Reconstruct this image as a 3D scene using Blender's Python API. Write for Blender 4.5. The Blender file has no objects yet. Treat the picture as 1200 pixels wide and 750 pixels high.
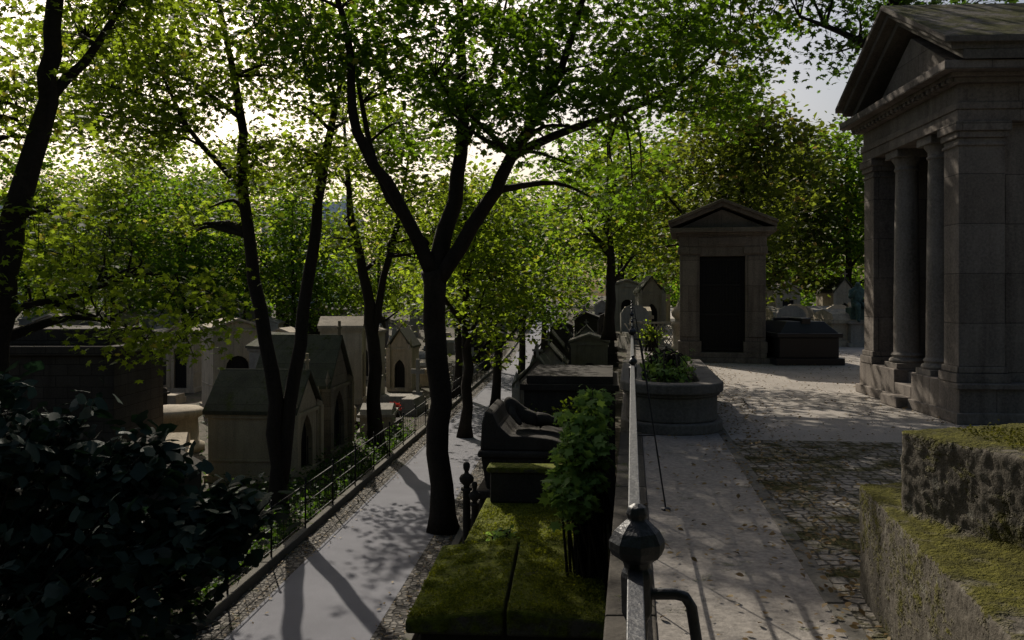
import bpy, math, random, bmesh
import numpy as np
from mathutils import Vector, Matrix
random.seed(7)
scene = bpy.context.scene
scene.view_settings.view_transform = 'Standard'
scene.view_settings.look = 'None'
scene.view_settings.exposure = 0
GZ = -3.25

# ------------------------------------------------------------------ materials
def new_mat(name):
    m = bpy.data.materials.new(name); m.use_nodes = True
    nt = m.node_tree; nt.nodes.clear()
    out = nt.nodes.new('ShaderNodeOutputMaterial')
    return m, nt, out
def N(nt, t, **kw):
    n = nt.nodes.new(t)
    for k, v in kw.items(): setattr(n, k, v)
    return n
def mixc(nt, fac, a, b, mode='MIX'):
    n = N(nt, 'ShaderNodeMix', data_type='RGBA', blend_type=mode)
    for s, v in ((0, fac), (6, a), (7, b)):
        if hasattr(v, 'is_output'): nt.links.new(v, n.inputs[s])
        elif s == 0: n.inputs[0].default_value = v
        else: n.inputs[s].default_value = (*v, 1)
    return n.outputs[2]
def ramp(nt, src, p0, p1):
    n = N(nt, 'ShaderNodeMapRange', clamp=True)
    nt.links.new(src, n.inputs[0]); n.inputs[1].default_value = p0; n.inputs[2].default_value = p1
    return n.outputs[0]
def math_(nt, op, a, b=None):
    n = N(nt, 'ShaderNodeMath', operation=op)
    for i, v in enumerate((a, b)):
        if v is None: continue
        if hasattr(v, 'is_output'): nt.links.new(v, n.inputs[i])
        else: n.inputs[i].default_value = v
    return n.outputs[0]
def noise(nt, vec, scale, detail=3, rough=.6):
    n = N(nt, 'ShaderNodeTexNoise'); nt.links.new(vec, n.inputs['Vector'])
    n.inputs['Scale'].default_value = scale; n.inputs['Detail'].default_value = detail
    n.inputs['Roughness'].default_value = rough
    return n.outputs[0]

def stone(name, col, dark, moss=0.0, mosscol=(.085, .105, .018), bump=.5, ashlar=None, rough=.9, fine=30, cob=None, streak=.6, spec=.12, speck=.45, lichen=0):
    m, nt, out = new_mat(name)
    L = nt.links.new
    tc = N(nt, 'ShaderNodeTexCoord'); v = tc.outputs['Object']
    big = ramp(nt, noise(nt, v, .9, 4, .65), .35, .65)
    c = mixc(nt, big, dark, col)
    if streak:
        mp = N(nt, 'ShaderNodeMapping'); L(v, mp.inputs[0]); mp.inputs['Scale'].default_value = (5, 5, .5)
        st = math_(nt, 'MULTIPLY', ramp(nt, noise(nt, mp.outputs[0], 1.0, 3), .46, .70), streak)
        c = mixc(nt, st, c, tuple(x * .4 for x in dark))
    fn = noise(nt, v, fine, 4, .75)
    spk = ramp(nt, fn, .3, .7)
    c = mixc(nt, speck, c, mixc(nt, spk, tuple(x * .4 for x in col), tuple(min(1, x * 1.4) for x in col)))
    if lichen:
        lc = ramp(nt, noise(nt, v, 11, 4, .7), .60, .66)
        c = mixc(nt, math_(nt, 'MULTIPLY', lc, lichen), c, (.26, .25, .21))
    h = math_(nt, 'MULTIPLY', fn, .3)
    if ashlar:
        sp = N(nt, 'ShaderNodeSeparateXYZ'); L(v, sp.inputs[0])
        cb = N(nt, 'ShaderNodeCombineXYZ'); L(math_(nt, 'ADD', sp.outputs[0], sp.outputs[1]), cb.inputs[0]); L(sp.outputs[2], cb.inputs[1])
        br = N(nt, 'ShaderNodeTexBrick'); L(cb.outputs[0], br.inputs['Vector'])
        br.inputs['Scale'].default_value = 1
        br.inputs['Brick Width'].default_value = ashlar[0]; br.inputs['Row Height'].default_value = ashlar[1]
        br.inputs['Mortar Size'].default_value = .008; br.inputs['Mortar Smooth'].default_value = .5
        br.inputs['Color1'].default_value = (1, 1, 1, 1); br.inputs['Color2'].default_value = (.78, .76, .74, 1)
        br.inputs['Mortar'].default_value = (.4, .4, .4, 1)
        c = mixc(nt, .85, c, br.outputs['Color'], 'MULTIPLY')
        h = math_(nt, 'SUBTRACT', h, math_(nt, 'MULTIPLY', br.outputs['Fac'], .8))
    if cob:
        vo = N(nt, 'ShaderNodeTexVoronoi', feature='DISTANCE_TO_EDGE'); L(v, vo.inputs['Vector']); vo.inputs['Scale'].default_value = cob
        vo.inputs['Randomness'].default_value = .5
        e = ramp(nt, vo.outputs['Distance'], .02, .14)
        vc = N(nt, 'ShaderNodeTexVoronoi'); L(v, vc.inputs['Vector']); vc.inputs['Scale'].default_value = cob; vc.inputs['Randomness'].default_value = .5
        bw = N(nt, 'ShaderNodeRGBToBW'); L(vc.outputs['Color'], bw.inputs[0])
        c = mixc(nt, .45, c, mixc(nt, bw.outputs[0], tuple(x * .6 for x in col), tuple(x * 1.3 for x in col)))
        c = mixc(nt, e, tuple(x * .4 for x in dark), c)
        h = math_(nt, 'ADD', h, math_(nt, 'MULTIPLY', e, .8))
    if moss > 0:
        g = N(nt, 'ShaderNodeNewGeometry'); sp = N(nt, 'ShaderNodeSeparateXYZ'); L(g.outputs['True Normal'], sp.inputs[0])
        up = ramp(nt, sp.outputs[2], -.2, .8)
        mn = noise(nt, v, 2.6, 6, .72)
        f = math_(nt, 'ADD', mn, math_(nt, 'MULTIPLY', up, .22))
        f = ramp(nt, f, 1.0 - .5 * moss - .03, 1.0 - .5 * moss + .1)
        mc = mixc(nt, ramp(nt, noise(nt, v, 9, 3, .7), .35, .65), tuple(x * .4 for x in mosscol), mosscol)
        c = mixc(nt, f, c, mc)
        h = math_(nt, 'ADD', h, math_(nt, 'MULTIPLY', math_(nt, 'MULTIPLY', f, noise(nt, v, 45, 3, .7)), 1.3))
    b = N(nt, 'ShaderNodeBump'); b.inputs['Strength'].default_value = bump; b.inputs['Distance'].default_value = .03
    L(h, b.inputs['Height'])
    p = N(nt, 'ShaderNodeBsdfPrincipled'); L(c, p.inputs['Base Color']); p.inputs['Roughness'].default_value = rough
    p.inputs['Specular IOR Level'].default_value = spec
    L(b.outputs[0], p.inputs['Normal']); L(p.outputs[0], out.inputs[0])
    return m

def leafmat(name, c1, c2, trans, tf=.5, yellow=None, yf=.08, rough=.6, spec=.12):
    m, nt, out = new_mat(name); L = nt.links.new
    g = N(nt, 'ShaderNodeNewGeometry'); r = g.outputs['Random Per Island']
    c = mixc(nt, r, c1, c2); t = mixc(nt, r, tuple(x * .4 for x in trans), trans)
    if yellow:
        r2 = math_(nt, 'FRACT', math_(nt, 'MULTIPLY', r, 17.3))
        k = math_(nt, 'LESS_THAN', r2, yf)
        c = mixc(nt, k, c, yellow); t = mixc(nt, k, t, tuple(min(1, x * 1.4) for x in yellow))
    d = N(nt, 'ShaderNodeBsdfPrincipled'); L(c, d.inputs['Base Color']); d.inputs['Roughness'].default_value = rough
    d.inputs['Specular IOR Level'].default_value = spec
    tr = N(nt, 'ShaderNodeBsdfTranslucent'); L(t, tr.inputs[0])
    mx = N(nt, 'ShaderNodeMixShader'); mx.inputs[0].default_value = tf
    L(d.outputs[0], mx.inputs[1]); L(tr.outputs[0], mx.inputs[2]); L(mx.outputs[0], out.inputs[0])
    return m
def plain(name, col, rough=.5, metal=0, nscale=20, var=.35, bump=.15, spec=.4):
    m, nt, out = new_mat(name); L = nt.links.new
    tc = N(nt, 'ShaderNodeTexCoord'); n = noise(nt, tc.outputs['Object'], nscale, 4)
    c = mixc(nt, ramp(nt, n, .3, .7), tuple(x * (1 - var) for x in col), tuple(min(1, x * (1 + var)) for x in col))
    p = N(nt, 'ShaderNodeBsdfPrincipled'); L(c, p.inputs['Base Color']); p.inputs['Roughness'].default_value = rough; p.inputs['Metallic'].default_value = metal
    p.inputs['Specular IOR Level'].default_value = spec
    b = N(nt, 'ShaderNodeBump'); b.inputs['Strength'].default_value = bump; b.inputs['Distance'].default_value = .01
    L(n, b.inputs['Height']); L(b.outputs[0], p.inputs['Normal']); L(p.outputs[0], out.inputs[0])
    return m

M_temple = stone('temple_stone', (.25, .215, .185), (.085, .075, .066), ashlar=(1.5, .62), bump=.4, streak=.95)
M_templecol = stone('temple_column_stone', (.26, .23, .2), (.10, .09, .078), bump=.4, streak=.9)
M_mossroof = stone('mossy_cornice_stone', (.16, .14, .118), (.06, .053, .045), moss=.66, mosscol=(.08, .078, .02), bump=.6)
M_maus = stone('mausoleum_stone', (.20, .175, .15), (.07, .062, .054), bump=.45, moss=.15, ashlar=(1.6, .6), streak=.9)
M_pale = stone('pale_limestone', (.42, .36, .27), (.2, .17, .13), bump=.4, streak=.85, moss=.1)
M_cream = stone('cream_chapel_stone', (.44, .36, .24), (.24, .19, .13), bump=.4, moss=.15, streak=.6)
M_grey = stone('grey_gravestone', (.28, .26, .225), (.12, .11, .095), moss=.3, bump=.5, streak=.8)
M_plant = stone('planter_stone', (.18, .16, .14), (.075, .068, .058), moss=.35, bump=.6)
M_darkst = stone('dark_gravestone', (.055, .048, .041), (.022, .02, .018), moss=.3, bump=.6)
M_mossy = stone('mossy_stone', (.13, .115, .085), (.06, .05, .04), moss=.98, bump=1.0, mosscol=(.17, .19, .02))
M_fgst = stone('weathered_block_stone', (.10, .088, .07), (.03, .027, .022), moss=.78, bump=1.0, mosscol=(.095, .09, .012), fine=42, speck=.6, lichen=.35)
M_chap = stone('chapel_sandstone', (.25, .205, .145), (.11, .095, .075), bump=.5, ashlar=(.9, .4), moss=.2)
M_wall = stone('retaining_wall_stone', (.07, .058, .045), (.03, .025, .021), bump=.8, ashlar=(.55, .26), moss=.3)
M_cope = stone('coping_stone', (.085, .075, .062), (.04, .035, .03), bump=.6, moss=.35)
M_roofl = stone('mossy_slate_roof', (.10, .10, .07), (.05, .05, .036), moss=.5, bump=.3, ashlar=(3, .4), mosscol=(.06, .07, .02))
M_black = plain('black_granite', (.010, .010, .011), .4, 0, 60, .5, .02, .3)
M_iron = plain('painted_iron', (.014, .017, .024), .5, .0, 60, .4, .3, .35)
M_ironb = plain('black_iron', (.010, .010, .010), .6, .0, 40, .3, .2, .2)
M_bronze = plain('verdigris_bronze', (.035, .07, .06), .6, .3, 14, .5, .3)
M_road = stone('asphalt_path_mat', (.185, .185, .205), (.13, .13, .145), bump=.25, fine=70, streak=0)
M_terr = stone('terrace_pavement_mat', (.36, .325, .29), (.21, .19, .165), bump=.5, fine=45, streak=0, moss=.2)
M_slab = stone('terrace_asphalt', (.25, .228, .205), (.14, .128, .113), bump=.8, fine=24, streak=0, moss=.3, speck=.6)
M_cob = stone('cobblestones', (.2, .185, .165), (.1, .09, .08), bump=1, cob=9, streak=0, moss=.3)
M_cob2 = stone('worn_paving_mat', (.27, .245, .21), (.15, .132, .11), bump=.8, cob=9.5, streak=0, moss=.6, mosscol=(.075, .07, .022))
M_soil = stone('soil_ground', (.075, .06, .042), (.034, .029, .02), bump=.8, streak=0, moss=.5, mosscol=(.04, .06, .012))
M_kerb = stone('kerb_stone', (.14, .13, .112), (.07, .065, .055), bump=.5, streak=0, moss=.35)
M_bark = stone('tree_bark', (.036, .028, .021), (.015, .012, .01), bump=1.0, fine=18, streak=.9, moss=.12)
M_bldg = stone('hazed_apartment_render', (.8, .79, .77), (.76, .75, .73), bump=.05, streak=0, speck=.1)  # wall colour whitened to stand in for distance haze
M_win = plain('hazed_window_glass', (.5, .52, .56), .4, 0, 1, .1, 0)  # panes paled too, haze put into the glass colour
M_zinc = plain('hazed_zinc_roof', (.75, .75, .76), .7, .0, 2, .1, .05)  # roof whitened likewise, so haze is part of its colour
M_leafA = leafmat('maple_leaf', (.024, .056, .009), (.05, .095, .013), (.24, .42, .02), .52, (.22, .2, .03), .02)
M_leafB = leafmat('lime_leaf', (.03, .066, .009), (.06, .105, .013), (.38, .52, .03), .56, (.26, .24, .03), .03)
M_leafD = leafmat('dark_leaf', (.018, .042, .010), (.034, .068, .013), (.12, .24, .018), .42)
M_leafC = leafmat('chestnut_leaf', (.035, .058, .011), (.06, .085, .014), (.24, .30, .025), .5, (.16, .12, .03), .05)
M_shrub = leafmat('shrub_leaf', (.016, .034, .024), (.03, .055, .036), (.02, .05, .02), .2, spec=.25)
M_ivy = leafmat('fig_leaf', (.11, .19, .045), (.17, .27, .07), (.32, .5, .08), .45)
M_litter = leafmat('fallen_leaf', (.10, .06, .022), (.2, .14, .055), (.1, .06, .02), .15)
M_tuft = leafmat('moss_tuft', (.07, .085, .01), (.22, .235, .022), (.3, .33, .02), .35, rough=.9)
M_yel = leafmat('yellow_petal', (.6, .42, .03), (.7, .5, .05), (.6, .4, .03), .3)
M_red = leafmat('red_petal', (.5, .03, .02), (.6, .08, .08), (.5, .04, .02), .3)

# ------------------------------------------------------------------ mesh builder
class MB:
    def __init__(s): s.v = []; s.f = []; s.m = []; s.sm = []
    def add(s, vs, fs, mi=0, smooth=False):
        o = len(s.v); s.v += [tuple(x) for x in vs]
        for f in fs: s.f.append([o + i for i in f]); s.m.append(mi); s.sm.append(smooth)
    def box(s, x0, x1, y0, y1, z0, z1, mi=0, M=None):
        vs = [(x, y, z) for z in (z0, z1) for x, y in ((x0, y0), (x1, y0), (x1, y1), (x0, y1))]
        if M: vs = [M @ Vector(v) for v in vs]
        s.add(vs, [(3, 2, 1, 0), (4, 5, 6, 7), (0, 1, 5, 4), (1, 2, 6, 5), (2, 3, 7, 6), (3, 0, 4, 7)], mi)
    def prism(s, poly, z0, z1, mi=0, top=None):
        n = len(poly); tp = top or poly
        vs = [(x, y, z0) for x, y in poly] + [(x, y, z1) for x, y in tp]
        s.add(vs, [tuple(range(n))[::-1], tuple(range(n, 2 * n))] + [(i, (i + 1) % n, n + (i + 1) % n, n + i) for i in range(n)], mi)
    def profx(s, prof, x0, x1, mi=0):
        n = len(prof); vs = [(x0, y, z) for y, z in prof] + [(x1, y, z) for y, z in prof]
        s.add(vs, [tuple(range(n))[::-1], tuple(range(n, 2 * n))] + [(i, (i + 1) % n, n + (i + 1) % n, n + i) for i in range(n)], mi)
    def profy(s, prof, y0, y1, mi=0):
        n = len(prof); vs = [(x, y0, z) for x, z in prof] + [(x, y1, z) for x, z in prof]
        s.add(vs, [tuple(range(n)), tuple(range(n, 2 * n))[::-1]] + [((i + 1) % n, i, n + i, n + (i + 1) % n) for i in range(n)], mi)
    def lathe(s, prof, cx, cy, mi=0, n=24, smooth=True, sx=1, sy=1):
        vs = []; fs = []
        for r, z in prof:
            for i in range(n):
                a = 2 * math.pi * i / n; vs.append((cx + r * sx * math.cos(a), cy + r * sy * math.sin(a), z))
        for k in range(len(prof) - 1):
            for i in range(n):
                j = (i + 1) % n; fs.append((k * n + i, k * n + j, (k + 1) * n + j, (k + 1) * n + i))
        fs.append(tuple(range(n))[::-1]); fs.append(tuple(range((len(prof) - 1) * n, len(prof) * n)))
        s.add(vs, fs, mi, smooth)
    def tube(s, pts, rad, mi=0, n=8, wob=0):
        pts = [Vector(p) for p in pts]; vs = []; fs = []
        up = Vector((.13, .97, .2))
        for k, p in enumerate(pts):
            d = (pts[min(k + 1, len(pts) - 1)] - pts[max(k - 1, 0)])
            if d.length < 1e-6: d = Vector((0, 0, 1))
            d.normalize(); a = d.cross(up)
            if a.length < .05: a = d.cross(Vector((1, 0, 0)))
            a.normalize(); b = d.cross(a)
            for i in range(n):
                t = 2 * math.pi * i / n; r = rad[k] * (1 + wob * math.sin(3 * t + k * .7) + wob * random.uniform(-.6, .6))
                vs.append(p + a * math.cos(t) * r + b * math.sin(t) * r)
        for k in range(len(pts) - 1):
            for i in range(n):
                j = (i + 1) % n; fs.append((k * n + i, k * n + j, (k + 1) * n + j, (k + 1) * n + i))
        fs.append(tuple(range(n))[::-1]); fs.append(tuple(range((len(pts) - 1) * n, len(pts) * n)))
        s.add(vs, fs, mi, True)
    def obj(s, name, mats, parent=None, bevel=0, loc=None, rot=0):
        me = bpy.data.meshes.new(name); me.from_pydata(s.v, [], s.f)
        for m in (mats if isinstance(mats, (list, tuple)) else [mats]): me.materials.append(m)
        me.polygons.foreach_set('material_index', s.m); me.polygons.foreach_set('use_smooth', s.sm); me.update()
        o = bpy.data.objects.new(name, me); scene.collection.objects.link(o)
        if parent: o.parent = parent
        if bevel:
            b = o.modifiers.new('bevel', 'BEVEL'); b.width = bevel; b.segments = 2; b.limit_method = 'ANGLE'; b.angle_limit = math.radians(40)
        if loc: o.location = loc
        o.rotation_euler[2] = rot
        return o
def empty(name, loc=(0, 0, 0), rot=0):
    e = bpy.data.objects.new(name, None); scene.collection.objects.link(e); e.location = loc; e.rotation_euler[2] = rot; e.empty_display_size = .3
    return e

# ------------------------------------------------------------------ ground
def gz(y):
    t = min(1, max(0, (y - 55) / 70)); t = t * t * (3 - 2 * t)
    return GZ + t * 3.2
YS = [-40, -20, -5] + list(range(0, 160, 5)) + [200, 300, 500, 900]
def strip(name, mat, xl, xr, dz, ys=YS, xs=None):
    m = MB(); cols = xs or [0, 1]
    vs = []; nx = len(cols)
    for y in ys:
        for c in cols: vs.append((xl(y) + (xr(y) - xl(y)) * c, y, gz(y) + dz))
    fs = [(r * nx + c, r * nx + c + 1, (r + 1) * nx + c + 1, (r + 1) * nx + c) for r in range(len(ys) - 1) for c in range(nx - 1)]
    m.add(vs, fs); return m.obj(name, mat)
strip('ground', M_soil, lambda y: -700, lambda y: 700, 0, xs=[i / 20 for i in range(21)])
YR = [y for y in YS if y <= 120]
cx = lambda y: .08 * y
strip('cobbled_gutter', M_cob, lambda y: cx(y) - 5.45, lambda y: cx(y) - 2.45, .004, YR)
strip('asphalt_path', M_road, lambda y: cx(y) - 5.0, lambda y: cx(y) - 2.95, .008, YR)
m = MB()
for a, b in zip(YR[:-1], YR[1:]):
    for (ox, w, h) in ((-5.62, .16, .15), (-2.45, .14, .12)):
        vs = []
        for y in (a, b - .03):
            for dx, dz in ((0, -.1), (w, -.1), (w, h), (0, h)): vs.append((cx(y) + ox + dx, y, gz(y) + dz))
        m.add(vs, [(0, 1, 2, 3), (7, 6, 5, 4), (0, 4, 5, 1), (1, 5, 6, 2), (2, 6, 7, 3), (3, 7, 4, 0)])
m.obj('path_kerb', M_kerb, bevel=.015)
rx = lambda y: .14 * y
m = MB()
edge = lambda y: rx(y) - .08
m.prism([(edge(-25), -25), (90, -25), (90, 125), (edge(125), 125)], -3.6, 0)
m.obj('terrace_pavement', [M_terr])
m = MB(); m.prism([(edge(-25) - .03, -25), (edge(-25) - .001, -25), (edge(125) - .001, 125), (edge(125) - .03, 125)], -3.6, -.14)
for k in range(-18, 60):
    y0 = k * 1.4; y1 = y0 + 1.385
    m.prism([(edge(y0) - .05, y0), (edge(y0) + .20, y0), (edge(y1) + .20, y1), (edge(y1) - .05, y1)], -.13, .025, 1)
m.obj('retaining_wall', [M_wall, M_cope], bevel=.01)
m = MB(); m.prism([(rx(-20) + 1.12, -20), (rx(-20) + 4.2, -20), (rx(9) + 3.0, 9.2), (rx(9) + 1.12, 9.4)], -.1, .004)
m.obj('worn_paving', M_cob2)
m = MB(); m.prism([(rx(-20) + .125, -20), (rx(-20) + 1.0, -20), (rx(60) + 1.0, 60), (rx(60) + .125, 60)], -.1, .008)
m.obj('asphalt_footway', M_slab)
m = MB()
for k in range(-10, 26):
    y0 = k * 1.1; y1 = y0 + 1.08
    m.prism([(rx(y0) + 1.0, y0), (rx(y0) + 1.10, y0), (rx(y1) + 1.10, y1), (rx(y1) + 1.0, y1)], -.1, .014)
m.obj('footway_edging', M_kerb, bevel=.006)

# ------------------------------------------------------------------ iron railing on the terrace
m = MB()
posts = [.94 + 2.68 * k for k in range(-3, 15)]
H = 1.3
for k in range(len(posts) - 1):
    y0, y1 = posts[k], posts[k + 1]; Mx = Matrix.Translation((rx(y0) + .004, y0, 0)) @ Matrix.Rotation(-math.atan(.14), 4, 'Z'); L_ = (y1 - y0) * 1.0098
    m.box(-.0085, .0085, 0, L_, H - .012, H, M=Mx); m.box(-.005, .005, 0, L_, H - .04, H - .0121, M=Mx)
    for z in (.98, .55, .14): m.box(-.007, .007, 0, L_, z, z + .018, M=Mx)
    for j in range(1, 3):
        yy = y0 + (y1 - y0) * j / 3; p = (rx(yy) + .004, yy)
        m.tube([(p[0], p[1], .15), (p[0], p[1], H - .02)], [.006, .006], n=6)
for k, y in enumerate(posts):
    x = rx(y) + .006
    s = 1 if (k % 2 == 1) else .6
    m.lathe([(.03, .03), (.03, .08), (.014, .09), (.012, H - .06), (.017, H - .05), (.018, H - .01)] + [(r * s, H + z * s) for r, z in [(.017, -.005), (.014, .0), (.016, .006), (.028, .014), (.031, .021), (.031, .029), (.025, .04), (.015, .049), (.010, .053), (.012, .059), (.010, .066), (.003, .07)]], x, y, n=8, smooth=False)
    if k % 2 == 1:
        pts = [(x + .012, y, H - .03), (x + .042, y, H - .03), (x + .053, y, H - .033), (x + .06, y, H - .044), (x + .25, y, .0)]
        m.tube(pts, [.0065] * 5, n=8)
        m.tube([(x, y, .56), (x + .17, y, .56)], [.0065] * 2, n=6)
        m.lathe([(.035, 0), (.035, .02), (.015, .03)], x + .25, y, n=8)
m.obj('iron_railing', M_iron, bevel=.0012)

m = MB(); fy = [y * 1.9 + 2 for y in range(34)]
for a, b in zip(fy[:-1], fy[1:]):
    xa, xb = cx(a) - 5.54, cx(b) - 5.54; za, zb = gz(a) + .14, gz(b) + .14
    m.tube([(xa, a, za), (xa, a, za + .95)], [.02, .018], n=6); m.lathe([(.01, za + .93), (.032, za + .97), (.01, za + 1.02)], xa, a, n=6)
    for h in (.12, .5, .88): m.tube([(xa, a, za + h), (xb, b, zb + h)], [.012, .012], n=5)
    for j in range(1, 6):
        t = j / 6; x = xa + (xb - xa) * t; y = a + (b - a) * t
        m.tube([(x, y, za + .12), (x, y, za + .88)], [.006, .006], n=4)
m.obj('path_fence', M_ironb)

# ------------------------------------------------------------------ temple mausoleum
T = empty('temple_mausoleum', (5.52, 10.62, 0), -math.atan(.055))
m = MB()
m.box(.45, 5, -.1, 3.4, 0, .5)
m.box(0, .449, -.1, 1.35, 0, .5); m.box(0, .449, 1.95, 3.4, 0, .5)
m.box(-.05, 5, -.15, 1.348, 0, .14); m.box(-.05, .46, 1.952, 3.45, 0, .14)
m.box(-.04, 5.02, -.14, .0, .43, .497)
for i in range(3): m.box(-.2 + i * .2, .46, 1.352, 1.948, 0.003, .155 * (i + 1))
m.obj('podium', M_temple, T, .012)
m = MB()
def pier(x0, x1, y0, y1):
    m.box(x0 - .05, x1 + .05, y0 - .05, y1 + .05, .5, .62); m.box(x0 - .025, x1 + .025, y0 - .025, y1 + .025, .62, .7)
    m.box(x0, x1, y0, y1, .7, 3.55)
    m.box(x0 - .02, x1 + .02, y0 - .02, y1 + .02, 3.45, 3.49); m.box(x0 - .03, x1 + .03, y0 - .03, y1 + .03, 3.55, 3.63); m.box(x0 - .06, x1 + .06, y0 - .06, y1 + .06, 3.63, 3.75)
pier(.04, .6, .0, .42); pier(.04, .52, 2.88, 3.3); pier(3.4, 3.9, 0, .42)
m.box(.6, 5, .1, .4, .5, 3.749); m.box(.52, 5, 2.9, 3.24, .5, 3.749)
m.box(1.35, 1.7, .4, 1.2, .5, 3.749); m.box(1.35, 1.7, 2.1, 2.9, .5, 3.749); m.box(1.35, 1.7, 1.2, 2.1, 2.9, 3.749)
m.box(1.25, 1.35, 1.08, 1.2, .5, 3.0); m.box(1.25, 1.35, 2.1, 2.22, .5, 3.0); m.box(1.22, 1.35, 1.02, 2.28, 3.0, 3.14)
m.obj('walls_and_piers', M_temple, T, .01)
m = MB()
m.box(1.45, 1.5, 1.2, 2.1, .5, 2.9)
for j in range(8):
    for s in range(2): m.box(1.42, 1.45, 1.24 + s * .44, 1.62 + s * .44, .56 + j * .29, .8 + j * .29)
m.obj('bronze_door', M_ironb, T, .005)
m = MB()
for y in (1.08, 2.22):
    m.box(.05, .53, y - .24, y + .24, .5, .58)
    pr = [(.235, .58), (.25, .61), (.235, .64), (.205, .655), (.205, .675), (.225, .69), (.215, .71), (.19, .73)]
    for k in range(9): t = k / 8; pr.append((.187 - .03 * t ** 1.5, .76 + 2.68 * t))
    pr += [(.175, 3.45), (.175, 3.48), (.16, 3.49), (.165, 3.55), (.2, 3.6), (.215, 3.64)]
    m.lathe(pr, .29, y, n=32); m.box(.06, .52, y - .23, y + .23, 3.64, 3.75)
m.obj('columns', M_templecol, T, .006)
m = MB()
m.box(.02, 5, -.02, 3.32, 3.751, 3.9); m.box(0, 5, -.04, 3.34, 3.9, 3.99)
m.box(.03, 5, -.01, 3.31, 3.99, 4.22)
m.box(-.06, 5.05, -.1, 3.4, 4.22, 4.28); m.box(-.12, 5.1, -.16, 3.46, 4.28, 4.33); m.box(-.26, 5.2, -.3, 3.6, 4.33, 4.44)
for k in range(24):
    y = -.08 + k * .15; m.box(-.115, -.06, y, y + .08, 4.225, 4.277)
ym = 1.65
m.profx([(0.12, 4.441), (3.18, 4.441), (ym, 5.28)], .12, 5.0)
m.obj('entablature', M_temple, T, .008)
m = MB()
for sgn in (-1, 1):
    def q(u, w): return (ym + sgn * (1.99 - u * 1.99), 4.44 + u * 1.02 + w)
    m.profx([q(0, 0), q(1, 0), q(1, .12), q(0, .12)][::sgn], -.06, 5.1)
    m.profx([q(0, .121), q(1, .121), q(1, .22), q(0, .22)][::sgn], -.2, 5.2)
    m.profx([q(-.03, .221), q(1, .221), q(1, .3), q(-.03, .3)][::sgn], -.3, 5.25)
m.obj('pediment_roof', M_mossroof, T, .01)

# ------------------------------------------------------------------ small mausoleum
S = empty('stone_mausoleum', (4.93, 20.0, 0), -.2)
m = MB()
m.box(-1.08, 1.08, -.12, 2.3, 0, .12); m.box(-1.0, 1.0, -.05, 2.25, .12, .24)
for s in (-1, 1):
    x0, x1 = (-.98, -.52) if s < 0 else (.52, .98)
    m.box(x0, x1, 0, 2.2, .24, 2.72)
    m.box(x0 - .04, x1 + .04, -.05, .4, .24, .5); m.box(x0 + .06, x1 - .06, -.03, .0, .6, 2.5)
    m.box(x0 - .04, x1 + .04, -.05, .45, 2.55, 2.72)
m.box(-.519, .519, .0, .5, 2.5, 2.72); m.box(-.519, .519, 1.9, 2.2, .24, 2.72)
m.box(-1.0, 1.0, -.03, 2.2, 2.721, 2.98); m.box(-.55, .55, -.05, -.03, 2.76, 2.94)
m.box(-1.06, 1.06, -.09, 2.26, 2.98, 3.05); m.box(-1.2, 1.2, -.22, 2.36, 3.05, 3.16)
m.profy([(-1.0, 3.161), (1.0, 3.161), (0, 3.6)], .02, 2.2)
for s in (-1, 1):
    q = lambda u, w: (s * (1.22 - u * 1.22), 3.16 + u * .5 + w)
    m.profy([q(0, 0), q(1, 0), q(1, .1), q(0, .1)][::s], -.16, 2.3)
    m.profy([q(-.02, .101), q(1, .101), q(1, .17), q(-.02, .17)][::s], -.24, 2.38)
m.obj('stonework', M_maus, S, .012)
m = MB()
m.box(-.52, .52, .2, .24, .24, 2.5)
for s in (-1, 1):
    for z in (.28, 1.1, 1.8, 2.4): m.box(s * .26 - .245, s * .26 + .245, .15, .2, z, z + .05)
    for j in range(7): m.box(s * .26 - .24 + j * .076, s * .26 - .22 + j * .076, .16, .18, .3, 2.44)
for j in range(14): m.box(-.5, .5, .17, .175, .4 + j * .15, .412 + j * .15)
m.obj('iron_door', M_ironb, S)

m = MB()
m.box(5.95, 7.5, 19.2, 21.4, 0, .16); m.box(6.05, 7.4, 19.3, 21.3, .16, .62)
m.prism([(5.98, 19.23), (7.47, 19.23), (7.47, 21.37), (5.98, 21.37)], .62, .72)
m.prism([(6.05, 19.3), (7.4, 19.3), (7.4, 21.3), (6.05, 21.3)], .72, .98, top=[(6.3, 19.55), (7.15, 19.55), (7.15, 21.05), (6.3, 21.05)])
m.box(6.62, 6.83, 19.5, 21.1, .9, 1.05); m.box(6.3, 7.15, 20.4, 20.6, .9, 1.045)
m.obj('granite_tomb', M_black, bevel=.015)

def stadium(cx_, y0, y1, r, n=14):
    pts = [(cx_ + r * math.cos(a), y0 + r * math.sin(a)) for a in [math.pi + math.pi * i / n for i in range(n + 1)]]
    return pts + [(cx_ + r + .45, y1), (cx_ - r + .45, y1)]
m = MB()
def ring(ro, ri, z0, z1):
    o = stadium(1.9, 10.2, 13.4, ro); i_ = stadium(1.9, 10.2, 13.4 - (ro - ri), ri); n = len(o)
    vs = [(x, y, z0) for x, y in o] + [(x, y, z1) for x, y in o] + [(x, y, z1) for x, y in i_] + [(x, y, z0) for x, y in i_]
    fs = []
    for k in range(n):
        j = (k + 1) % n
        fs += [(k, j, n + j, n + k), (n + k, n + j, 2 * n + j, 2 * n + k), (2 * n + k, 2 * n + j, 3 * n + j, 3 * n + k), (3 * n + k, 3 * n + j, j, k)]
    m.add(vs, fs)
ring(.60, .38, 0, .13); ring(.54, .38, .13, .42); ring(.57, .36, .42, .46); ring(.61, .34, .46, .58)
m.prism(stadium(1.9, 10.2, 13.1, .40), .3, .46, 1)
m.obj('stone_planter', [M_plant, M_soil], bevel=.02)

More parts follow.
